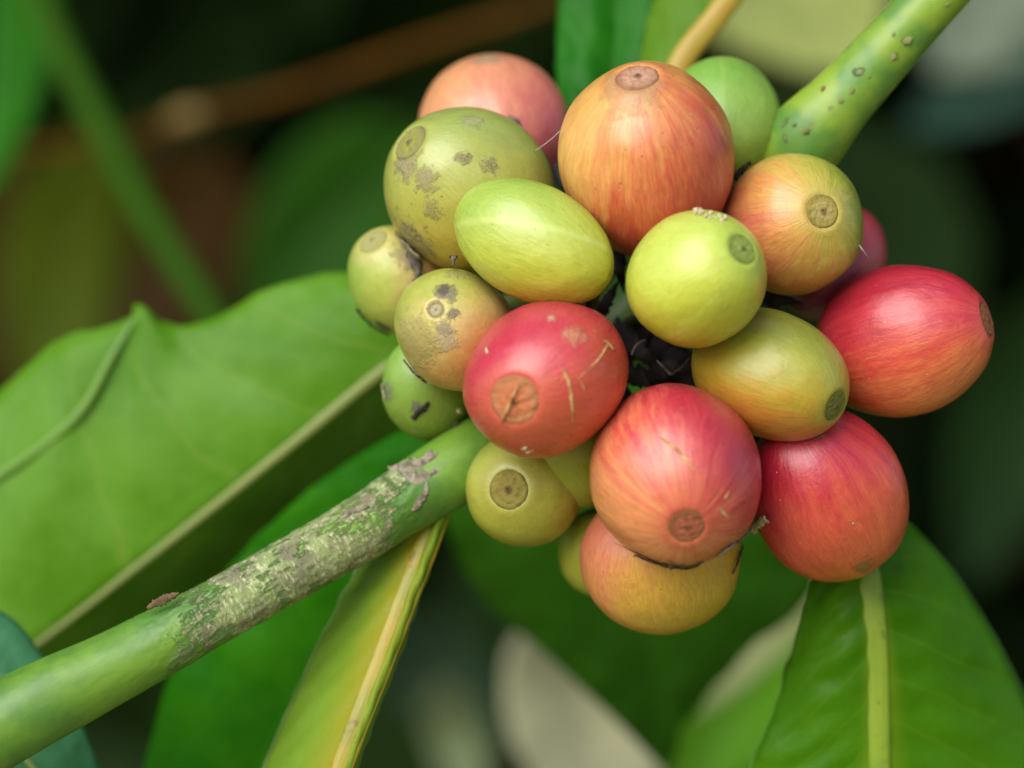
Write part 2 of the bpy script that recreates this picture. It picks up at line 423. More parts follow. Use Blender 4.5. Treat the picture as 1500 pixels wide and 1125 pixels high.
def ribbon(name, pts, widths, mat, parent=None, th=2.0, seg=26, rag=.35, nrm=None, seed=0, tagv=None):
    """ragged flat strip through world points pts, facing nrm(i)"""
    n = len(pts); cr = crom([tuple(p) for p in pts], seg); wr = crom([(w,) for w in widths], seg)
    nr = crom([tuple(q) for q in (nrm or [Vector((0,-1,0))]*n)], seg)
    bm = bmesh.new(); rows = []
    o = Vector(cr[0])
    for i, c in enumerate(cr):
        c = Vector(c); t = (Vector(cr[min(i+1, seg)])-Vector(cr[max(i-1, 0)])).normalized()
        nn = Vector(nr[i]).normalized(); side = t.cross(nn).normalized(); nn = side.cross(t)
        w = max(wr[i][0], .3)*U*.5
        row = []
        for j in range(6):
            a = j/5*2-1
            jig = 1+rag*nz(i*.9+seed, a*2.1, seed*1.3)*2
            off = side*a*w*jig + nn*(th*U*(.45*(1-a*a)+.6*rag*nz(i*.7, a*1.7, seed+9)))
            row.append(bm.verts.new(c+off-o))
        rows.append(row)
    for i in range(seg):
        for j in range(5):
            bm.faces.new((rows[i][j], rows[i][j+1], rows[i+1][j+1], rows[i+1][j]))
    bm.normal_update()
    bmesh.ops.solidify(bm, geom=bm.faces[:], thickness=th*U*.4)
    ob = link(name, bm, mat)
    ob.location = o
    if tagv: tag(ob, *tagv)
    if parent:
        inv = Matrix.Translation(parent.location) @ parent.rotation_euler.to_matrix().to_4x4()
        ob.parent = parent; ob.matrix_parent_inverse = inv.inverted()
    return ob
def on(key, pts, w, mat, name='scratch', th=1.6, lift=.6, seed=0, rag=.4):
    hs = [hit(key, x, y, lift) for x, y in pts]
    return ribbon(name, [h[0] for h in hs], w, mat, CH[key]['root'], th, 22, rag, [h[1] for h in hs], seed)
on('k', [(762, 562), (752, 580), (744, 600), (735, 618)], [2, 4, 5, 2], M_SCAR, th=3, lift=3)
on('k', [(825, 540), (833, 560), (838, 590), (839, 625)], [3, 6, 5, 2], M_SCAR, seed=2)
on('k', [(890, 505), (878, 525), (858, 545), (845, 556)], [4, 3, 2, 1], M_SCAR, seed=3)
on('k', [(884, 500), (892, 504), (898, 512)], [5, 7, 4], M_SCAR, seed=4)
on('k', [(850, 556), (854, 566), (856, 572)], [2, 3, 1], M_SCAR, seed=5)
on('k', [(712, 510), (713, 514), (714, 518)], [3, 4, 3], M_CREAM, seed=6)
on('l', [(966, 640), (990, 658), (1015, 685), (1034, 712)], [2, 5, 4, 2], M_SCAR, seed=7, th=1)
on('l', [(1052, 745), (1060, 752), (1068, 760)], [4, 6, 3], M_SCAR, seed=8)
on('l', [(1068, 720), (1062, 730)], [3, 5], M_SCAR, seed=9)
on('f', [(1255, 354), (1257, 358), (1254, 362)], [2, 4, 2], M_CREAM, seed=10)
on('m', [(1190, 728), (1192, 733)], [3, 4], M_SCAR, seed=11)
on('m', [(1244, 762), (1250, 768)], [2, 4], M_SCAR, seed=12)

# ------------------------------------------------------------------ dry bits between the fruits
BG = 'dried flower remains caught on the cherries'
def bit(key, pts, w, mat, label, cat='dried bract', name='dried_bract', th=4, lift=3, seed=0, rag=.5):
    hs = [hit(key, x, y, lift) for x, y in pts]
    return ribbon(name, [h[0] for h in hs], w, mat, None, th, 26, rag, [h[1] for h in hs], seed, (label, cat, BG))
bit('s', [(594, 345), (600, 370), (610, 395), (604, 420), (596, 445), (592, 462)], [16, 26, 12, 6, 8, 3], M_DRY, 'long ragged grey strand hanging over the far left cherry', seed=1, lift=6)
bit('b', [(578, 342), (592, 352), (606, 366), (600, 384)], [18, 36, 34, 6], M_PALE, 'torn pale flake at the bottom of the scarred green cherry', seed=2, lift=4)
bit('r', [(657, 352), (661, 372), (663, 388), (662, 404)], [4, 13, 8, 2], M_DRY, 'grey drop shaped sepal left of the smooth oval cherry', seed=3, lift=16, rag=.15)
bit('r', [(590, 527), (600, 548), (612, 560), (622, 566)], [4, 9, 16, 6], M_DRY, 'dark crust along the lower left edge of the scabby cherry', seed=5)
bit('s', [(522, 452), (532, 462), (545, 474), (558, 488), (570, 494)], [14, 14, 6, 10, 14], M_DARK, 'blackened crust under the far left cherry', seed=6, rag=1.0)
bit('t', [(606, 612), (614, 602), (622, 596), (628, 588)], [8, 7, 9, 4], M_DARK, 'small black scab on the small green lower left cherry', seed=7)
bit('t', [(562, 562), (564, 576), (567, 586)], [4, 8, 3], M_PALE, 'pale peeling flake on the left side of the small green cherry', seed=17)
bit('q', [(772, 664), (772, 676), (778, 690), (784, 704)], [7, 12, 8, 3], M_PALE, 'shrivelled pale style hanging below the pinkish red cherry', seed=8, lift=8)
bit('l', [(930, 812), (960, 823), (985, 829), (1008, 831), (1030, 822)], [3, 9, 17, 18, 5], M_BROWN, 'dark ragged fringe under the salmon red front cherry', seed=9, lift=1, rag=1.1)
bit('l', [(1050, 812), (1070, 798), (1092, 782), (1104, 770)], [4, 8, 8, 5], M_DRY, 'grey shred at the lower right of the salmon red cherry', seed=10, lift=3)
bit('m', [(1098, 780), (1110, 768), (1128, 757)], [10, 18, 9], M_PALE, 'pale chip wedged between the two lower red cherries', seed=11, lift=8, th=8)
bit('f', [(1078, 262), (1090, 250), (1100, 240)], [14, 16, 4], M_DARK, 'black spiky bract tip between the big orange and the half orange cherry', seed=12, lift=6, th=8)
bit('a', [(742, 172), (752, 178), (760, 186)], [6, 12, 9], M_DRY, 'grey speck of lint on the salmon cherry at the top', seed=13)
bit('n', [(1085, 800), (1078, 822), (1070, 840)], [6, 5, 2], M_BROWN, 'dark seam beside the amber cherry', seed=18)
bit('h', [(1178, 650), (1192, 645), (1206, 634)], [4, 9, 5], M_DRY, 'brown crumb under the olive yellow cherry', seed=19)

# spider threads and fine hairs (and the helper for all tubes)
def thread(p0, p1, label, sag=4, r=.45):
    pts = []
    for i in range(13):
        t = i/12; p = p0.lerp(p1, t); p.z -= sag*U*math.sin(math.pi*t); pts.append(p)
    ob = tube('spider_thread', pts, [r]*13, M_SILK, seg=6); tag(ob, label, 'spider thread')
def tube(name, pts, radii, mat, parent=None, seg=24, n=None, flat=1.0, disp=None, ref=Vector((0,-1,0)), rel=None):
    if n: 
        c = crom([tuple(p)+(r,) for p, r in zip(pts, radii)], n); pts = [Vector(q[:3]) for q in c]; radii = [q[3] for q in c]
    o = rel if rel is not None else pts[0].copy(); bm = bmesh.new(); rows = []; N = len(pts)
    uvl = bm.loops.layers.uv.new('UVMap')
    for i, p in enumerate(pts):
        t = (pts[min(i+1, N-1)]-pts[max(i-1, 0)]).normalized()
        a = t.cross(ref).normalized(); b = a.cross(t).normalized()
        row = []
        for j in range(seg):
            ph = 2*math.pi*j/seg
            r = radii[i]*U
            if disp: r *= disp(i/(N-1), ph)
            row.append(bm.verts.new(p + a*math.cos(ph)*r + b*math.sin(ph)*r*flat - o))
        rows.append(row)
    for i in range(N-1):
        for j in range(seg):
            k = (j+1) % seg
            f = bm.faces.new((rows[i][j], rows[i][k], rows[i+1][k], rows[i+1][j]))
            us = [(i/(N-1), j/seg), (i/(N-1), (j+1)/seg), ((i+1)/(N-1), (j+1)/seg), ((i+1)/(N-1), j/seg)]
            for l, u in zip(f.loops, us): l[uvl].uv = u
    bm.faces.new(rows[0]); bm.faces.new(rows[-1][::-1])
    bmesh.ops.recalc_face_normals(bm, faces=bm.faces[:])
    ob = link(name, bm, mat, parent)
    if parent is None: ob.location = o
    return ob
M_SILK = simple_mat('silk', rgb((235,230,225),.9), rgb((210,205,200),.9), rough=.3)
thread(hit('b', 782, 222, 1)[0], hit('d', 822, 189, 1)[0], 'fine spider thread stretched from the scarred green cherry to the big orange one', 2)

# cream granules
def granules(key, spots, label, name='granules'):
    bm = bmesh.new(); o = hit(key, *spots[0][:2])[0]
    for (x, y, r, k) in spots:
        for _ in range(k):
            xx = x+random.gauss(0, r*.8); yy = y+random.gauss(0, r*.6)
            h = hit(key, xx, yy, random.uniform(.5, r*.7))[0]-o
            g = bmesh.ops.create_icosphere(bm, subdivisions=2, radius=random.uniform(1.2, 2.6)*U, matrix=Matrix.Translation(h))
            for v in g['verts']: v.co += Vector((nz(*(v.co*60000)), nz(*(v.co*50000)), nz(*(v.co*43000))))*U*1.1
    ob = link(name, bm, M_CREAM); ob.location = o
    return tag(ob, label, 'granules', kind='stuff')
granules('g', [(1024, 311, 5, 26), (1036, 317, 5, 16), (1058, 322, 4, 7), (1052, 318, 3, 4)], 'cream coloured granules on top of the pale lime cherry')
granules('k', [(768, 655, 2, 5), (776, 659, 3, 7)], 'tiny cream granules at the bottom of the pinkish red cherry')
granules('t', [(674, 602, 3, 6)], 'few cream grains where the stem meets the pinkish red cherry')

# ------------------------------------------------------------------ branch
def branch_mat():
    n = NT('branch_bark')
    tc = n.n('ShaderNodeTexCoord'); uv = tc.outputs['UV']
    t, w, _ = n.sep(uv)
    v = n.objpx(3)
    x, y, z = n.sep(v)
    ox = n.vm('SCALE', tc.outputs['Object'], scale=1/U)
    X, Y, Z = n.sep(ox)
    # stretched along the branch
    # direction on the left limb about 30 degrees
    al = n.math('ADD', n.math('MULTIPLY', X, .86), n.math('MULTIPLY', Z, .51))
    ac = n.math('SUBTRACT', n.math('MULTIPLY', Z, .86), n.math('MULTIPLY', X, .51))
    sv = n.comb(n.math('MULTIPLY', al, .22), ac, Y)
    big = n.noise(v, .008, 4, .6)
    fib = n.noise(sv, .07, 4, .65)
    # bluish sky tint painted in as random blotches, against yellow green
    col = n.mix(n.ss(big, .38, .62), rgb((98,150,58), .62), rgb((128,172,56), .68))
    col = n.mix(n.ss(fib, .4, .75, 0, .4), col, rgb((82,132,36), .7))
    right = n.ss(X, 1100, 1250)       # upper right limb
    yel = n.mix(n.ss(n.noise(v, .012, 3), .35, .6), rgb((108,160,66), .64), rgb((160,190,60), .70))
    col = n.mix(n.math('MULTIPLY', right, .85), col, yel)
    # scurf mask: patch on the left limb
    m0 = n.ss(X, 190, 520); m1 = n.ss(X, 690, 775, 1, 0)
    reg = n.math('MULTIPLY', m0, m1)
    a = n.noise(v, .022, 6, .68, .6); b = n.noise(sv, .11, 5, .75)
    s = n.math('ADD', n.math('MULTIPLY', a, .8), n.math('MULTIPLY', b, .45))
    scurf = n.math('MULTIPLY', n.ss(n.math('ADD', s, n.math('MULTIPLY', n.math('SUBTRACT', reg, 1), .45)), .51, .60), 1.0)
    # second small one at the bottom left corner
    m2 = n.ss(X, 50, 110, 1, 0); low = n.ss(Z, -25, 0, 1, 0)
    sc2 = n.math('MULTIPLY', n.ss(s, .62, .72), n.math('MULTIPLY', m2, low))
    scurf = n.math('MAXIMUM', scurf, sc2)
    g = n.noise(v, .035, 6, .75)
    g2 = n.noise(n.comb(n.math('MULTIPLY', ac, .35), al, Y), .16, 4, .7)
    sc = n.mix(n.ss(g, .38, .62), rgb((146,140,106), .84), rgb((158,176,108), .84))
    sc = n.mix(n.ss(g2, .50, .66, 0, .8), sc, rgb((222,222,180), .95))
    sc = n.mix(n.ss(n.noise(v, .02, 4), .52, .66, 0, .65), sc, rgb((132,114,104), .76))
    sc = n.mix(n.ss(n.noise(sv, .2, 4, .7), .6, .72, 0, .7), sc, rgb((88,80,58), .7))
    col = n.mix(n.math('MULTIPLY', scurf, .85), col, sc)
    # lenticels on the upper right limb
    vo = n.n('ShaderNodeTexVoronoi'); n.set(vo.inputs['Vector'], v); vo.inputs['Scale'].default_value = .030; v = n.objpx(3)
    n.set(vo.inputs['Vector'], n.vm('ADD', v, n.comb(n.math('MULTIPLY', a, 60), n.math('MULTIPLY', b, 40), 0)))
    rr = n.sep(vo.outputs['Color'])
    le = n.math('MULTIPLY', n.math('MULTIPLY', n.ss(vo.outputs['Distance'], .13, .24, 1, 0), n.math('GREATER_THAN', rr[0], .80)), right)
    col = n.mix(n.math('MULTIPLY', le, .85), col, rgb((135,135,85), .75))
    vo2 = n.n('ShaderNodeTexVoronoi'); n.set(vo2.inputs['Vector'], v); vo2.inputs['Scale'].default_value = .05
    r2 = n.sep(vo2.outputs['Color'])
    s3 = n.math('MULTIPLY', n.ss(vo2.outputs['Distance'], .05, .12, 1, 0), n.math('GREATER_THAN', r2[1], .8))
    col = n.mix(n.math('MULTIPLY', s3, .6), col, rgb((120,90,40), .7))
    h = n.math('ADD', n.math('MULTIPLY', fib, .18), n.math('MULTIPLY', scurf, n.math('ADD', n.math('MULTIPLY', g2, 1.6), n.math('ADD', g, .5))))
    h = n.math('ADD', h, n.math('MULTIPLY', le, 1.0))
    nr = n.bump(h, 4.5, .75)
    return n.bsdf(col, n.math('MULTIPLY_ADD', scurf, .3, .42), nr, spec=.45, sss=.1, sssr=(.5,1,.2), sssc=8)
bpts = [(-140,1128,-90,70), (-40,1082,-80,66), (60,1030,-70,59), (180,970,-50,52), (300,905,-30,47), (420,838,-10,46), (520,780,5,47), (610,722,30,51), (690,672,60,55), (790,600,120,56),
        (910,480,190,58), (1050,340,190,60), (1130,262,130,64), (1182,202,80,60), (1240,138,60,49), (1300,72,50,45), (1370,-5,45,43), (1470,-115,40,42), (1580,-235,40,42)]
def bdisp(t, ph):
    g = 1 - .055*math.exp(-((math.cos(ph-5.2)-1)/.03)**2) - .04*math.exp(-((math.cos(ph-3.9)-1)/.02)**2)
    x = t*40
    g += .035*nz(x*.5, math.cos(ph)*1.2, math.sin(ph)*1.2)
    if .17 < t < .46:
        k = min(1, (t-.17)/.03, (.46-t)/.03)
        k *= 1 if t < .36 else max(0, 1-(t-.36)/.05)
        g += k*(.03*nz(x*2.5, math.cos(ph)*4, math.sin(ph)*4) + .03*nz(x*8, math.cos(ph)*9, math.sin(ph)*9))
    return g
bp = [P(x, y, d) for x, y, d, r in bpts]
broot = empty('coffee_branch', bp[0], 'thick green coffee branch crossing the picture, crusted with grey bark before the cherries', 'branch')
tube('stem', bp, [r for *_, r in bpts], branch_mat(), broot, seg=112, n=520, disp=bdisp)
def bchild(name, pts, w, mat, th=5, seed=0, rag=.6):
    ws = [P(x, y, d) for x, y, d in pts]
    return ribbon(name, ws, w, mat, broot, th, 26, rag, None, seed)
M_BUD = simple_mat('bud_scale', rgb((140,112,78),.75), rgb((95,76,55),.7), .06)
bchild('bud_scale', [(216, 891, -76), (232, 882, -80), (246, 876, -80), (262, 869, -74)], [5, 13, 12, 4], M_BUD, th=5, seed=1, rag=.35)
M_FLAKE = simple_mat('bark_flake', rgb((172,162,140),.8), rgb((112,100,86),.72), .07)
fl = [][:0] + [((568,684),(590,690),(612,684),(634,672),(642,664)), ((612,684),(622,676),(630,666),(632,658)), ((590,692),(606,704),(622,700),(648,688)), ((626,706),(622,722),(612,738),(604,748)),
      ((500,760),(520,748),(540,742))]
def bd(x, y):   # depth of the front of the limb there
    bx = min(range(len(bpts)-1), key=lambda k: abs((bpts[k][0]+bpts[k+1][0])/2-x))
    (x0,y0,d0,r0), (x1,y1,d1,r1) = bpts[bx], bpts[bx+1]
    L = math.hypot(x1-x0, y1-y0); off = ((x-x0)*(y1-y0)-(y-y0)*(x1-x0))/L
    tt = ((x-x0)*(x1-x0)+(y-y0)*(y1-y0))/L/L
    r = r0+(r1-r0)*tt; return d0+(d1-d0)*tt-math.sqrt(max(r*r-off*off, 9))-2
for i, q in enumerate(fl):
    m = len(q)
    bchild('bark_flake', [(x, y, bd(x, y)) for x, y in q], [4]+[22 if i in (0,2) else 11]*(m-2)+[4], M_FLAKE, th=2.2, seed=20+i)

M_LEN = simple_mat('lenticel', rgb((158,166,98),.74), rgb((128,138,78),.7), .12)
M_LENR = simple_mat('reddish_lenticel', rgb((165,110,62),.7), rgb((140,120,60),.66), .1)
for i, (x, y, r_) in enumerate([(1163,183,6),(1180,192,9),(1190,185,11),(1201,174,9),(1217,161,10),(1232,148,8),(1248,133,8),(1273,113,4),(1309,82,11),(1330,59,12),(1309,51,5),(1301,14,7),(1206,130,7),(1388,6,7),(1150,200,6)]):
    a = math.radians(48+20*math.sin(i*3.3)); ca, sa = math.cos(a)*r_*.6, math.sin(a)*r_*.6
    bchild('lenticel', [(x+ca*q, y-sa*q, bd(x+ca*q, y-sa*q)+1.5) for q in (-1, -.3, .4, 1)], [r_*.4, r_, r_*.9, r_*.35], M_LENR if i == 12 else M_LEN, th=2, seed=40+i, rag=.35)

# dark bracts in the hollow of the cluster; broad ones added to deepen its shade
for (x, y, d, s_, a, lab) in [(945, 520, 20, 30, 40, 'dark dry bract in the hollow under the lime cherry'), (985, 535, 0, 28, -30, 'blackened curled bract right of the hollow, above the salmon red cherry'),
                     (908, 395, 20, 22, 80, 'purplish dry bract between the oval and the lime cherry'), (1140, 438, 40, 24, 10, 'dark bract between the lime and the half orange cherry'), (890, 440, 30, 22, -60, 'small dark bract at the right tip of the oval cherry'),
                     (960, 556, 30, 30, 10, 'black bract at the bottom of the hollow'), (1008, 560, 40, 40, 60, 'large bract added to darken the gap behind the top of the salmon red cherry'), (930, 500, 60, 46, -50, 'broad bract added to darken the left wall of the hollow'), (965, 510, 75, 52, 20, 'broad bract added to darken the back of the hollow'), (905, 560, 70, 44, 70, 'bract added to darken the gap between the two red front cherries'), (1105, 640, 60, 36, 60, 'dark bract under the olive yellow cherry'), (832, 272, 90, 26, 70, 'purplish bract between the scarred green and the big orange cherry')]:
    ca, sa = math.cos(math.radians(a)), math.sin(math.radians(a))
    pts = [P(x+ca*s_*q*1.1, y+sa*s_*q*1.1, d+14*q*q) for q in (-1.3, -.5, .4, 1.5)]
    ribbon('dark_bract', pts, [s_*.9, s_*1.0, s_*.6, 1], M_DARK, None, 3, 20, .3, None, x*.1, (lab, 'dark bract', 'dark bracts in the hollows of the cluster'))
for i, (pts, lab) in enumerate([([(962,528),(974,540),(984,548),(1000,536),(1010,524)], 'pale hooked fibre across the hollow'), ([(925,520),(932,506),(946,498)], 'pale thin arching fibre at the left of the hollow')]):
    ob = tube('dry_fibre', [P(x, y, -28) for x, y in pts], [1.2, 2.2, 2.6, 1.8, .8][:len(pts)], M_DRY, seg=8, n=24); tag(ob, lab, 'fibre')

# short stalks joining the fruits to the branch
M_STALK = simple_mat('fruit_stalk', rgb((92,108,42), .6), rgb((70,62,40), .55), .05)
for k, c in sorted(CH.items()):
    base = c['root'].location.copy(); ins = c['c'] - c['R'].col[2]*c['ax'][2]*.9
    q = min(bp[8:14], key=lambda p: (p-base).length)
    ob = tube('stalk', [ins, base.lerp(q, .4), q], [9, 7, 10], M_STALK, None, seg=14, n=14)
    ob.parent = c['root']; ob.matrix_parent_inverse = (Matrix.Translation(base) @ c['R'].to_4x4()).inverted()

# ------------------------------------------------------------------ leaves
def leaf_mat(name, c1, c2, vein, nv=9, slant=1.6, vw=.05, rough=.38, specks=0.0, sheen=None, trans=.25, edge=None, yellow=None, seed=1, vs=.6, scale=.006, spec=.16):
    n = NT(name)
    tc = n.n('ShaderNodeTexCoord'); sx, ty, _ = n.sep(tc.outputs['UV'])
    v = n.objpx(seed)
    s = n.math('ABSOLUTE', n.math('MULTIPLY_ADD', sx, 2.0, -1.0))
    wob = n.math('MULTIPLY', n.math('SUBTRACT', n.noise(v, .006, 2), .5), .5)
    q = n.math('ADD', n.math('SUBTRACT', n.math('MULTIPLY', ty, nv), n.math('MULTIPLY', s, slant)), n.math('MULTIPLY', wob, 1.0))
    q = n.math('ADD', q, n.math('MULTIPLY', n.math('GREATER_THAN', sx, .5), .45))
    fr = n.math('ABSOLUTE', n.math('SUBTRACT', n.math('FRACT', q), .5))
    vm_ = n.ss(fr, 0.0, vw, 1, 0)
    vm_ = n.math('MULTIPLY', vm_, n.ss(s, .75, 1.0, 1, .1))
    bigh = n.ss(fr, 0.0, .5)
    col = n.mix(n.ss(n.noise(v, scale, 4, .6), .35, .65), c1, c2)
    net = n.n('ShaderNodeTexVoronoi', feature='DISTANCE_TO_EDGE'); n.set(net.inputs['Vector'], v); net.inputs['Scale'].default_value = .045
    nt = n.ss(net.outputs[0], 0, .1, 1, 0)
    col = n.mix(n.math('MULTIPLY', nt, .05), col, vein)
    col = n.mix(n.math('MULTIPLY', vm_, vs), col, vein)
    if yellow is not None:
        col = n.mix(n.ss(n.math('ADD', s, n.math('MULTIPLY', wob, .3)), .02, yellow[1], .85, 0), col, yellow[0])
    if edge is not None:
        col = n.mix(n.ss(s, edge[1], edge[1]+.02, 0, .8), col, edge[0])
    if specks:
        vo = n.n('ShaderNodeTexVoronoi'); n.set(vo.inputs['Vector'], v); vo.inputs['Scale'].default_value = .030
        r = n.sep(vo.outputs['Color'])
        m = n.math('MULTIPLY', n.ss(vo.outputs['Distance'], .04, .11, 1, 0), n.math('LESS_THAN', r[0], specks))
        col = n.mix(n.math('MULTIPLY', m, .8), col, rgb((200,190,110), .8))
        vo = n.n('ShaderNodeTexVoronoi'); n.set(vo.inputs['Vector'], n.vm('ADD', v, (77, 31, 5))); vo.inputs['Scale'].default_value = .022
        r = n.sep(vo.outputs['Color'])
        m = n.math('MULTIPLY', n.ss(vo.outputs['Distance'], .03, .12, 1, 0), n.math('LESS_THAN', r[0], specks))
        col = n.mix(n.math('MULTIPLY', m, .7), col, rgb((110,70,25), .6))
    h = n.math('ADD', n.math('MULTIPLY', bigh, 1.0), n.math('MULTIPLY', nt, -.15))
    nr = n.bump(h, 5, .35)
    nr = n.bump(n.noise(v, .012, 3), 7, .35, nr)
    rg = n.math('ADD', rough, n.math('MULTIPLY', n.math('SUBTRACT', n.noise(v, .01, 3), .5), .2))
    tcol = n.mix(.5, col, n.mix(1.0, col, (1.5, 1.5, .6, 1), 'MULTIPLY'))
    return n.bsdf(col, rg, nr, spec=spec, trans=trans, tcol=tcol)

def leaf(label, mid, left, right, mat, rib, ribmat, group='coffee leaves around the branch', camber=14, wave=8, n=70, m=14, seed=0, th=5, petiole=None, cat='leaf', name='coffee_leaf', ribflat=.55, ribend=.25, corr=0):
    M = crom(mid, n); L = crom(left, n); R_ = crom(right, n)
    o = P(*mid[0]); root = empty(name, o, label, cat, group)
    bm = bmesh.new(); uvl = bm.loops.layers.uv.new('UVMap'); rows = []; uvs = []
    for i in range(n+1):
        row = []; ur = []
        for j in range(-m, m+1):
            a = abs(j)/m; E = L[i] if j < 0 else R_[i]
            x = M[i][0]+(E[0]-M[i][0])*a; y = M[i][1]+(E[1]-M[i][1])*a; d = M[i][2]+(E[2]-M[i][2])*a
            d -= camber*math.sin(math.pi*min(a*.9, 1))
            d += wave*nz(i/n*3.2+seed, j/m*1.5, seed)*a + wave*.5*nz(i/n*14+seed, j/m*4, seed+3)*a
            if corr: d += corr*math.sin((i/n*9-a*1.6+(.45 if j > 0 else 0))*2*math.pi)*math.sin(math.pi*a)
            e = 2.5*nz(i/n*22+seed*3, 5*(1 if j > 0 else -1), seed)*a
            row.append(bm.verts.new(P(x+e, y+e, d)-o)); ur.append((.5+.5*j/m, i/n))
        rows.append(row); uvs.append(ur)
    for i in range(n):
        for j in range(2*m):
            try: f = bm.faces.new((rows[i][j], rows[i][j+1], rows[i+1][j+1], rows[i+1][j]))
            except ValueError: continue
            for l, u in zip(f.loops, (uvs[i][j], uvs[i][j+1], uvs[i+1][j+1], uvs[i+1][j])): l[uvl].uv = u
    bm.normal_update()
    bmesh.ops.solidify(bm, geom=bm.faces[:], thickness=th*U)
    link('blade', bm, mat, root)
    if rib:
        pts = [P(x, y, d-rib*.25) for x, y, d in crom(mid, 24)]
        rr = [rib*(1-(1-ribend)*i/24) for i in range(25)]
        tube('midrib', pts, rr, ribmat, root, seg=28, n=90, flat=ribflat, rel=o)
    if petiole:
        tube('petiole', [P(*q[:3]) for q in petiole], [q[3] for q in petiole], ribmat, root, seg=20, n=30, rel=o)
    return root

def rib_mat(name, c1, c2, spots=True, seed=5, c3=None):
    n = NT(name); v = n.objpx(seed)
    tc = n.n('ShaderNodeTexCoord'); t, w, _ = n.sep(tc.outputs['UV'])
    st = n.noise(n.comb(n.math('MULTIPLY', t, 6), n.math('MULTIPLY', w, 16), 0), 1.0, 4, .6)
    col = n.mix(n.ss(st, .25, .75), c1, c2)
    if spots:
        col = n.mix(n.ss(n.noise(v, .009, 4, .65), .45, .60, 0, .6), col, n.mix(1.0, col, (.55, .8, .7, 1), 'MULTIPLY'))
        m = n.ss(n.noise(v, .028, 5, .7), .56, .68, 0, .75)
        col = n.mix(m, col, c3 or rgb((120,90,30), .6))
    return n.bsdf(col, .42, n.bump(st, 3, .35), trans=.1)

# large left leaf, underside light, seen at the left
m1 = leaf_mat('leaf_light_underside', (.075,.215,.004,1), (.115,.28,.018,1), (.17,.29,.03,1), nv=6, slant=1.1, vw=.05, rough=.42, seed=1, vs=.5, spec=.18)
rA = rib_mat('midrib_green_tan', (.24,.26,.06,1), (.19,.27,.06,1), False)
leaf('broad wavy leaf on the left with a tan midrib',
     [(660,480,340), (560,543,360), (455,628,380), (350,712,400), (210,822,420), (60,938,440), (-120,1065,460), (-260,1150,480)],
     [(650,440,370), (520,402,400), (440,410,420), (385,428,430), (330,460,435), (272,477,440), (232,469,441), (205,445,441), (190,466,446), (150,482,455), (105,490,455), (60,520,470), (0,574,480), (-110,650,500)],
     [(670,510,440), (625,600,540), (560,665,590), (470,740,620), (330,840,650), (190,950,680), (40,1070,700), (-160,1200,700)],
     m1, 11, rA, camber=20, wave=16, corr=1.6, seed=1.3, petiole=[(780,430,250,12), (720,450,300,11), (660,480,340,9)])
# side vein running out to the notch
mSV = rib_mat('side_vein_green', (.13,.27,.025,1), (.11,.25,.02,1), False)
tube('side_vein', [P(*q) for q in [(205,454,438), (165,520,420), (120,600,418), (60,655,427), (-30,715,443)]], [3, 6, 8, 8, 8], mSV,
     [o for o in COL.objects if o.get('label', '').startswith('broad wavy leaf')][0], seg=14, n=50, flat=.6, rel=P(660,480,340))

# bright green leaf under the branch
m2 = leaf_mat('leaf_bright_green', (.018,.14,.003,1), (.035,.19,.004,1), (.05,.18,.01,1), nv=5, slant=1.2, rough=.5, trans=.35, seed=2, vs=.25, spec=.06)
r2 = rib_mat('midrib_brown_green', (.10,.14,.02,1), (.05,.15,.01,1), False)
leaf('bright green leaf hidden behind the branch at the lower left',
     [(660,650,330), (600,730,360), (530,840,390), (470,960,420), (400,1080,450), (340,1210,480)],
     [(630,610,330), (540,660,370), (440,730,400), (330,840,440), (250,990,470), (190,1230,500)],
     [(672,680,330), (630,770,360), (598,880,390), (560,990,420), (530,1100,450), (470,1260,480)],
     m2, 0, r2, camber=20, wave=22, seed=2.1)
# narrow leaf seen nearly edge-on
m3 = leaf_mat('leaf_yellow_green', (.17,.30,.020,1), (.20,.34,.030,1), (.24,.36,.06,1), nv=8, slant=3, rough=.42, trans=.3, seed=3, edge=((.45,.6,.25,1), .965), vs=.3, yellow=((.38,.32,.02,1), .62))
r3 = rib_mat('midrib_amber', (.40,.26,.014,1), (.30,.30,.02,1), True, c3=(.16,.10,.01,1))
leaf('narrow folded yellow green leaf hanging below the branch, with an amber midrib',
     [(652,715,60), (628,790,40), (594,880,10), (560,970,-10), (521,1070,-30), (489,1160,-40), (468,1240,-50)],
     [(620,730,80), (545,805,110), (508,868,120), (462,960,120), (418,1055,110), (378,1155,100), (350,1240,90)],
     [(660,718,70), (640,794,60), (607,886,40), (575,977,25), (537,1077,10), (505,1167,0), (483,1246,-10)],
     m3, 19, r3, camber=26, wave=10, seed=3.3, ribflat=.35, ribend=.8, corr=0, petiole=[(700,660,90,20), (680,690,75,22), (652,715,60,24)])
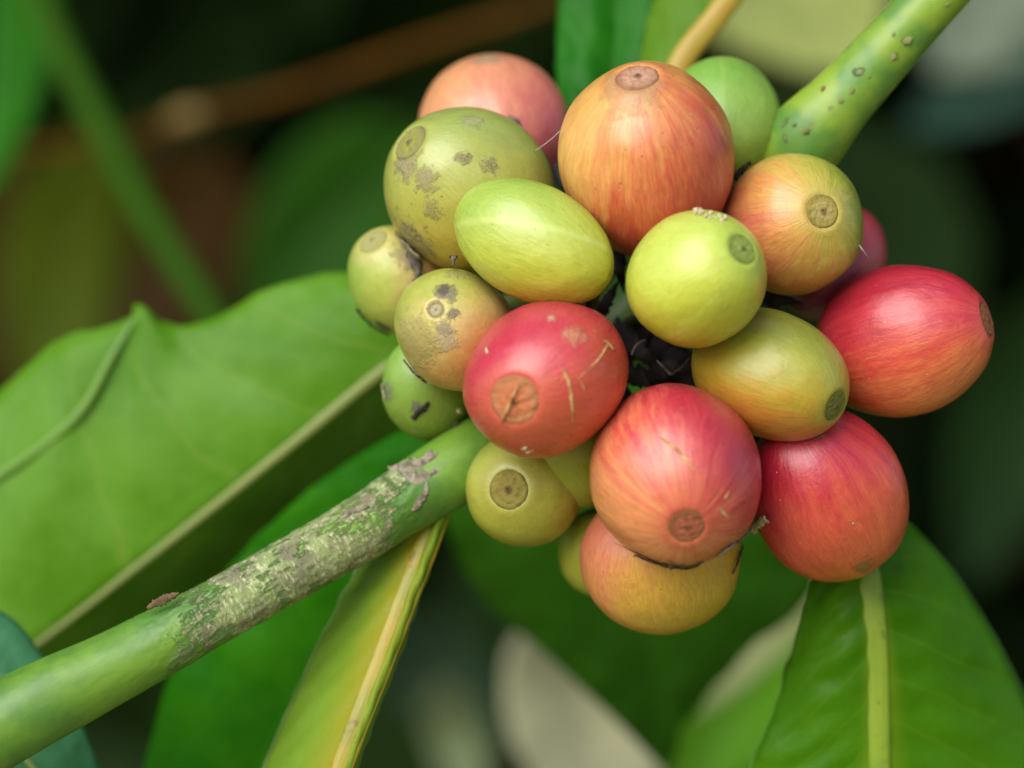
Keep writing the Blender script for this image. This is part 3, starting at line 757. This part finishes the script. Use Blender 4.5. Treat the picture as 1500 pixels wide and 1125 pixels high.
# leaf lower right
m4 = leaf_mat('leaf_fresh_green', (.055,.20,.001,1), (.075,.24,.003,1), (.13,.27,.012,1), nv=7, slant=2.2, vw=.07, rough=.42, trans=.35, seed=4, specks=.2, yellow=((.20,.32,.012,1), .22), edge=((.30,.45,.18,1), .985), vs=.4)  # pale edge: the rim's white highlight is put into the colour
r4 = rib_mat('midrib_yellow_green', (.20,.32,.014,1), (.26,.35,.03,1), True, c3=(.12,.12,.02,1))
leaf('big fresh green leaf at the lower right, spreading from under the red cherry',
     [(1262,800,90), (1274,860,85), (1282,930,85), (1286,1010,90), (1288,1090,95), (1290,1180,100), (1292,1300,110)],
     [(1240,790,100), (1190,862,120), (1163,945,130), (1138,1030,140), (1100,1125,150), (1070,1210,160), (1040,1300,170)],
     [(1290,740,130), (1335,772,160), (1400,845,190), (1462,945,210), (1512,1050,230), (1550,1170,240), (1580,1300,250)],
     m4, 19, r4, camber=26, wave=22, seed=4.2, corr=2.5, ribflat=.35, ribend=.75, petiole=[(1150,640,190,20), (1215,730,130,22), (1262,800,90,24)])
# top centre leaf
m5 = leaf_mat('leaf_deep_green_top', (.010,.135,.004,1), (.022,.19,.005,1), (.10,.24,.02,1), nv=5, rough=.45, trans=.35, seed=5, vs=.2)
m5b = leaf_mat('leaf_top_lit_half', (.11,.25,.012,1), (.14,.29,.02,1), (.2,.3,.03,1), nv=5, rough=.45, trans=.35, seed=6, vs=.2)  # paler copy for the lit half, its light put into the colour
r5 = rib_mat('midrib_orange_yellow', (.38,.30,.03,1), (.42,.24,.02,1), False)
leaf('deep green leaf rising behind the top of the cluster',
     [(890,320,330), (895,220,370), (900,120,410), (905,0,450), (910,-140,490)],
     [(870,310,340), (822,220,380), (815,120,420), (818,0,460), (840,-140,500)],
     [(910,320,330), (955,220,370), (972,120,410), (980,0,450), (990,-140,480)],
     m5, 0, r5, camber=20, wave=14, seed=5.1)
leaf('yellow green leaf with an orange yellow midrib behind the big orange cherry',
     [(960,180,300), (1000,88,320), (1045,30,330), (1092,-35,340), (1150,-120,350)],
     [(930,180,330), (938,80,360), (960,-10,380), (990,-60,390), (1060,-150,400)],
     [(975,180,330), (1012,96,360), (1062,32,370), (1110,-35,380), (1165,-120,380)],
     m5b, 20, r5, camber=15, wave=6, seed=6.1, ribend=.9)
# bottom centre leaf behind the cluster
m6 = leaf_mat('leaf_shade_green', (.026,.105,.004,1), (.034,.125,.006,1), (.05,.15,.01,1), nv=6, rough=.55, trans=.2, seed=7, vs=.2, spec=.06)
leaf('dark green pointed leaf hanging below and behind the cluster',
     [(900,560,1100), (920,700,1120), (940,850,1150), (955,980,1180), (965,1060,1200), (975,1120,1220)],
     [(760,560,1100), (650,700,1120), (690,850,1150), (800,960,1180), (890,1040,1200), (970,1122,1220)],
     [(1040,560,1100), (1200,700,1120), (1195,860,1150), (1090,960,1180), (1010,1050,1200), (980,1122,1220)],
     m6, 0, r2, camber=20, wave=30, seed=7.1)
# teal leaf lower left corner
m7 = leaf_mat('leaf_teal', (.03,.13,.045,1), (.05,.19,.08,1), (.08,.2,.08,1), nv=6, rough=.33, trans=.15, seed=8, vs=.2)
leaf('blue green leaf peeping in at the lower left corner behind the branch',
     [(-120,960,170), (-60,1010,160), (0,1070,150), (60,1140,150), (120,1230,150)],
     [(-120,900,210), (0,895,210), (72,975,200), (128,1078,200), (175,1200,200)],
     [(-140,1000,200), (-100,1080,190), (-60,1140,190), (-10,1190,190), (60,1260,190)],
     m7, 8, rA, camber=14, wave=10, seed=8.1)

# ------------------------------------------------------------------ blurred things behind
def gleaf(label, b, t, w, d, col, rough=.6, seed=0, tilt=0, name='background_leaf', group='out of focus leaves behind the branch', ribc=None, trans=.25, rib=True):
    """plain ovate leaf from photo pixel b to t at depth d; w = half width px"""
    bx, by = b; tx, ty = t; L = math.hypot(tx-bx, ty-by); nx, ny = -(ty-by)/L, (tx-bx)/L
    mid, l, r = [], [], []
    for i in range(9):
        q = i/8; ww = w*math.sin(math.pi*min(q**.8, 1))**.75+1 if 0 < i < 8 else 2
        x = bx+(tx-bx)*q; y = by+(ty-by)*q; dd = d+tilt*q+120*math.sin(q*3)
        mid.append((x, y, dd)); l.append((x-nx*ww, y-ny*ww, dd-ww*.5)); r.append((x+nx*ww, y+ny*ww, dd-ww*.5))
    c2 = tuple(v*1.35 for v in col)
    mt = leaf_mat('blurred_leaf_%d' % int(seed*10), col+(1,), c2+(1,), tuple(v*1.6 for v in col)+(1,), nv=6, rough=rough, trans=trans, seed=seed, scale=.003, spec=.08)
    rm = rib_mat('blurred_rib_%d' % int(seed*10), tuple(v*1.5 for v in (ribc or col))+(1,), tuple(v*1.8 for v in (ribc or col))+(1,), False)
    return leaf(label, mid, l, r, mt, 8 if rib else 0, rm, group, camber=w*.12, wave=w*.15, n=36, m=8, seed=seed, th=8, name=name)

gleaf('bright green leaf tip in the top left corner', (20,-260), (-30,300), 90, 2755, (.016,.11,.003), seed=11)
gleaf('dim olive leaf low on the left, behind the broad leaf', (120,180), (60,640), 90, 5220, (.045,.065,.002), seed=12)
gleaf('dark green leaf between the brown twig and the far left cherry', (620,190), (360,470), 120, 4930, (.016,.065,.003), seed=13)
gleaf('brown withered leaf behind the slanting green stalk', (330,220), (130,560), 130, 6090, (.036,.018,.003), seed=14)
gleaf('brown withered leaf at the left margin', (-80,180), (40,600), 110, 6235, (.036,.018,.003), seed=15)
gleaf('pale yellow green blurred leaf above the upper stem', (1020,-260), (1270,110), 170, 3480, (.26,.30,.09), seed=16)
gleaf('hazy grey green leaf in the top right corner', (1560,-170), (1370,110), 130, 4785, (.16,.20,.14), seed=17)
gleaf('dim blue green leaf right of the upper stem', (1560,60), (1330,190), 55, 4785, (.03,.07,.05), seed=18)
gleaf('beige dead leaf below the dark pointed leaf', (800,880), (925,1270), 108, 2175, (.33,.33,.21), seed=19, rib=False)
gleaf('beige strip of a dry leaf left of the big fresh leaf', (1230,830), (960,1070), 36, 2465, (.25,.27,.12), seed=20, rib=False)
gleaf('lighter green leaf at the bottom, left of the big fresh leaf', (1190,900), (980,1190), 90, 3190, (.06,.17,.006), seed=21)
gleaf('dim grey green leaf between the narrow leaf and the beige one', (560,900), (720,1090), 70, 4060, (.02,.04,.02), seed=22)
gleaf('dark green leaf at the right margin', (1560,420), (1420,860), 90, 6090, (.010,.032,.006), seed=23)
gleaf('dark leaf behind the oval gap above the right cherry', (1220,60), (1120,220), 50, 3770, (.03,.05,.012), seed=24)
gleaf('small grey green leaf at the bottom, near the beige one', (640,1000), (700,1180), 40, 3770, (.13,.16,.08), seed=25)

mst = simple_mat('stalk_green', (.020,.070,.002,1), (.028,.085,.003,1), .01, rough=.6, spec=.08)
ob = tube('green_stalk', [P(x, y, d) for x, y, d in [(20,-120,2700), (75,40,2650), (150,190,2600), (225,330,2550), (320,480,2500), (420,650,2450)]], [34,33,32,31,30,30], mst, seg=24, n=60)
tag(ob, 'blurred green stalk slanting down across the upper left', 'stalk')
mtw = simple_mat('twig_brown', (.10,.040,.004,1), (.075,.030,.004,1), .01, rough=.7, spec=.08)
tr = empty('brown_twig', P(950,-60,3000), 'blurred brown twig with a pale node crossing the upper left', 'twig')
tube('shoot', [P(x, y, d) for x, y, d in [(950,-60,3000), (800,5,3100), (620,65,3200), (430,132,3300), (290,168,3350), (150,212,3500), (-80,225,3700), (-300,240,3800)]], [17,16,16,16,19,13,12,12], mtw, tr, seg=24, n=90, rel=P(950,-60,3000))
mnd = simple_mat('node_tan', (.30,.19,.06,1), (.24,.15,.05,1), .01)
tube('node', [P(246,178,3310), P(262,174,3300), P(284,168,3300), P(300,164,3320)], [12,24,24,14], mnd, tr, seg=20, n=20, rel=P(950,-60,3000))

# far undergrowth: masses of leaves in the shade
def foliage(name, label, n, box, size, c1, c2, seed):
    rnd = random.Random(seed); bm = bmesh.new(); uvl = bm.loops.layers.float_color.new('tint')
    for _ in range(n):
        c = Vector([rnd.uniform(a, b) for a, b in box])*U
        L = rnd.uniform(*size)*U; w = L*rnd.uniform(.18, .28)
        e = Matrix.Rotation(rnd.uniform(0, 6.28), 3, 'Y') @ Matrix.Rotation(rnd.uniform(-1.1, 1.1), 3, 'X') @ Matrix.Rotation(rnd.uniform(-.8, .8), 3, 'Z')
        prof = [(0, .04), (.2, .7), (.45, 1), (.7, .75), (.88, .32), (1, .02)]
        rows = []
        for (q, ww) in prof:
            bend = -.25*L*q*q
            rows.append([bm.verts.new(c + e @ Vector((sx*w*ww, bend+abs(sx)*w*ww*-.35, (q-.5)*L))) for sx in (-1, 0, 1)])
        tnt = rnd.random(); t2 = rnd.random()
        for i in range(5):
            for j in range(2):
                f = bm.faces.new((rows[i][j], rows[i][j+1], rows[i+1][j+1], rows[i+1][j]))
                for l in f.loops: l[uvl] = (tnt, t2, 0, 1)
    nt = NT(name + '_leaf'); at = nt.n('ShaderNodeAttribute', attribute_name='tint')
    r, g, _ = nt.sep(at.outputs['Color'])
    v = nt.objpx(2)
    col = nt.mix(r, c1, c2)
    col = nt.mix(nt.math('GREATER_THAN', g, .86), col, (.045, .028, .010, 1))
    mat = nt.bsdf(col, .7, None, spec=.08, trans=.2)
    ob = link(name, bm, mat)
    return tag(ob, label, 'foliage', kind='stuff')
foliage('undergrowth', 'dark out of focus foliage far behind the branch', 3600, ((-11000, 11000), (6500, 11500), (-8000, 8500)), (900, 1900), (.015,.036,.005,1), (.017,.040,.011,1), 5)
foliage('added_shade_canopy', 'unseen leafy canopy added overhead to shade the undergrowth', 1900, ((-11000, 7000), (2600, 9000), (4200, 7600)), (1100, 2200), (.03,.08,.02,1), (.05,.11,.03,1), 6)  # out-of-view leaves added to keep the sun off the backdrop

# shaded bank closing the view
bm = bmesh.new(); NX, NZ = 60, 40; rows = []
for i in range(NZ+1):
    row = []
    for j in range(NX+1):
        x = (j/NX-.5)*52000; q = i/NZ
        if q < .4: y = -9000+q/.4*20000; z = -9500 + 1500*nz(x*.0002, y*.0002, 0)
        else:
            k = (q-.4)/.6; y = 11000+k*5500; z = -9500+k*26000
        row.append(bm.verts.new(Vector((x, y+900*nz(x*.0003, z*.0003, 5), z+500*nz(x*.0005, y*.0005, 9)))*U))
    rows.append(row)
for i in range(NZ):
    for j in range(NX): bm.faces.new((rows[i][j], rows[i][j+1], rows[i+1][j+1], rows[i+1][j]))
mb = simple_mat('soil', (.012,.014,.009,1), (.020,.015,.009,1), .0006, rough=.9, bump=60)
ob = link('bank', bm, mb); ob['kind'] = 'structure'; ob['label'] = 'dark shaded earth bank behind the shrubs'

bm = bmesh.new(); rows = []  # unseen grass sheet added to bounce warm fill light up from below
for i in range(41):
    rows.append([bm.verts.new(Vector(((j/40-.5)*90000, -70000+i/40*76000, -7800+500*nz(j*.3, i*.3, 4)))*U) for j in range(41)])
for i in range(40):
    for j in range(40): bm.faces.new((rows[i][j], rows[i][j+1], rows[i+1][j+1], rows[i+1][j]))
mg = simple_mat('short_dry_grass', (.26,.28,.10,1), (.34,.32,.13,1), .002, rough=.95, bump=40)
ob = link('added_fill_ground', bm, mg); ob['kind'] = 'structure'; ob['label'] = 'unseen grassy sheet added below the branch to bounce fill light'

# ------------------------------------------------------------------ light
ldir = Vector((-.40, -.72, .57)).normalized()       # towards the light
el = math.asin(ldir.z); az = math.atan2(ldir.x, ldir.y)
w = bpy.data.worlds.new('World'); scene.world = w; w.use_nodes = True
nt = w.node_tree; nt.nodes.clear()
sky = nt.nodes.new('ShaderNodeTexSky'); sky.sky_type = 'NISHITA'; sky.sun_disc = False
sky.sun_elevation = el; sky.sun_rotation = az % (2*math.pi)
bg = nt.nodes.new('ShaderNodeBackground'); bg.inputs[1].default_value = .055
wo = nt.nodes.new('ShaderNodeOutputWorld')
nt.links.new(sky.outputs[0], bg.inputs[0]); nt.links.new(bg.outputs[0], wo.inputs[0])
sd = bpy.data.lights.new('sun', 'SUN'); sd.energy = 1.5; sd.angle = math.radians(50); sd.color = (1, .97, .94)
so = bpy.data.objects.new('sun', sd); COL.objects.link(so)
so.rotation_euler = (-ldir).to_track_quat('-Z', 'Y').to_euler(); so.location = ldir*2

# ------------------------------------------------------------------ camera
cd = bpy.data.cameras.new('camera'); co = bpy.data.objects.new('camera', cd); COL.objects.link(co)
co.location = (0, -D*U, 0); co.rotation_euler = (math.radians(90), 0, 0)
cd.sensor_width = 36; cd.lens = 36*D/1500
cd.clip_start = .01; cd.clip_end = 50
cd.dof.use_dof = True; cd.dof.focus_distance = (D-110)*U; cd.dof.aperture_fstop = 12.5
cd.dof.aperture_blades = 0
scene.camera = co
scene.view_settings.view_transform = 'Standard'; scene.view_settings.look = 'None'
scene.view_settings.exposure = 1.42; scene.view_settings.gamma = 1; scene.view_settings.use_curve_mapping = False
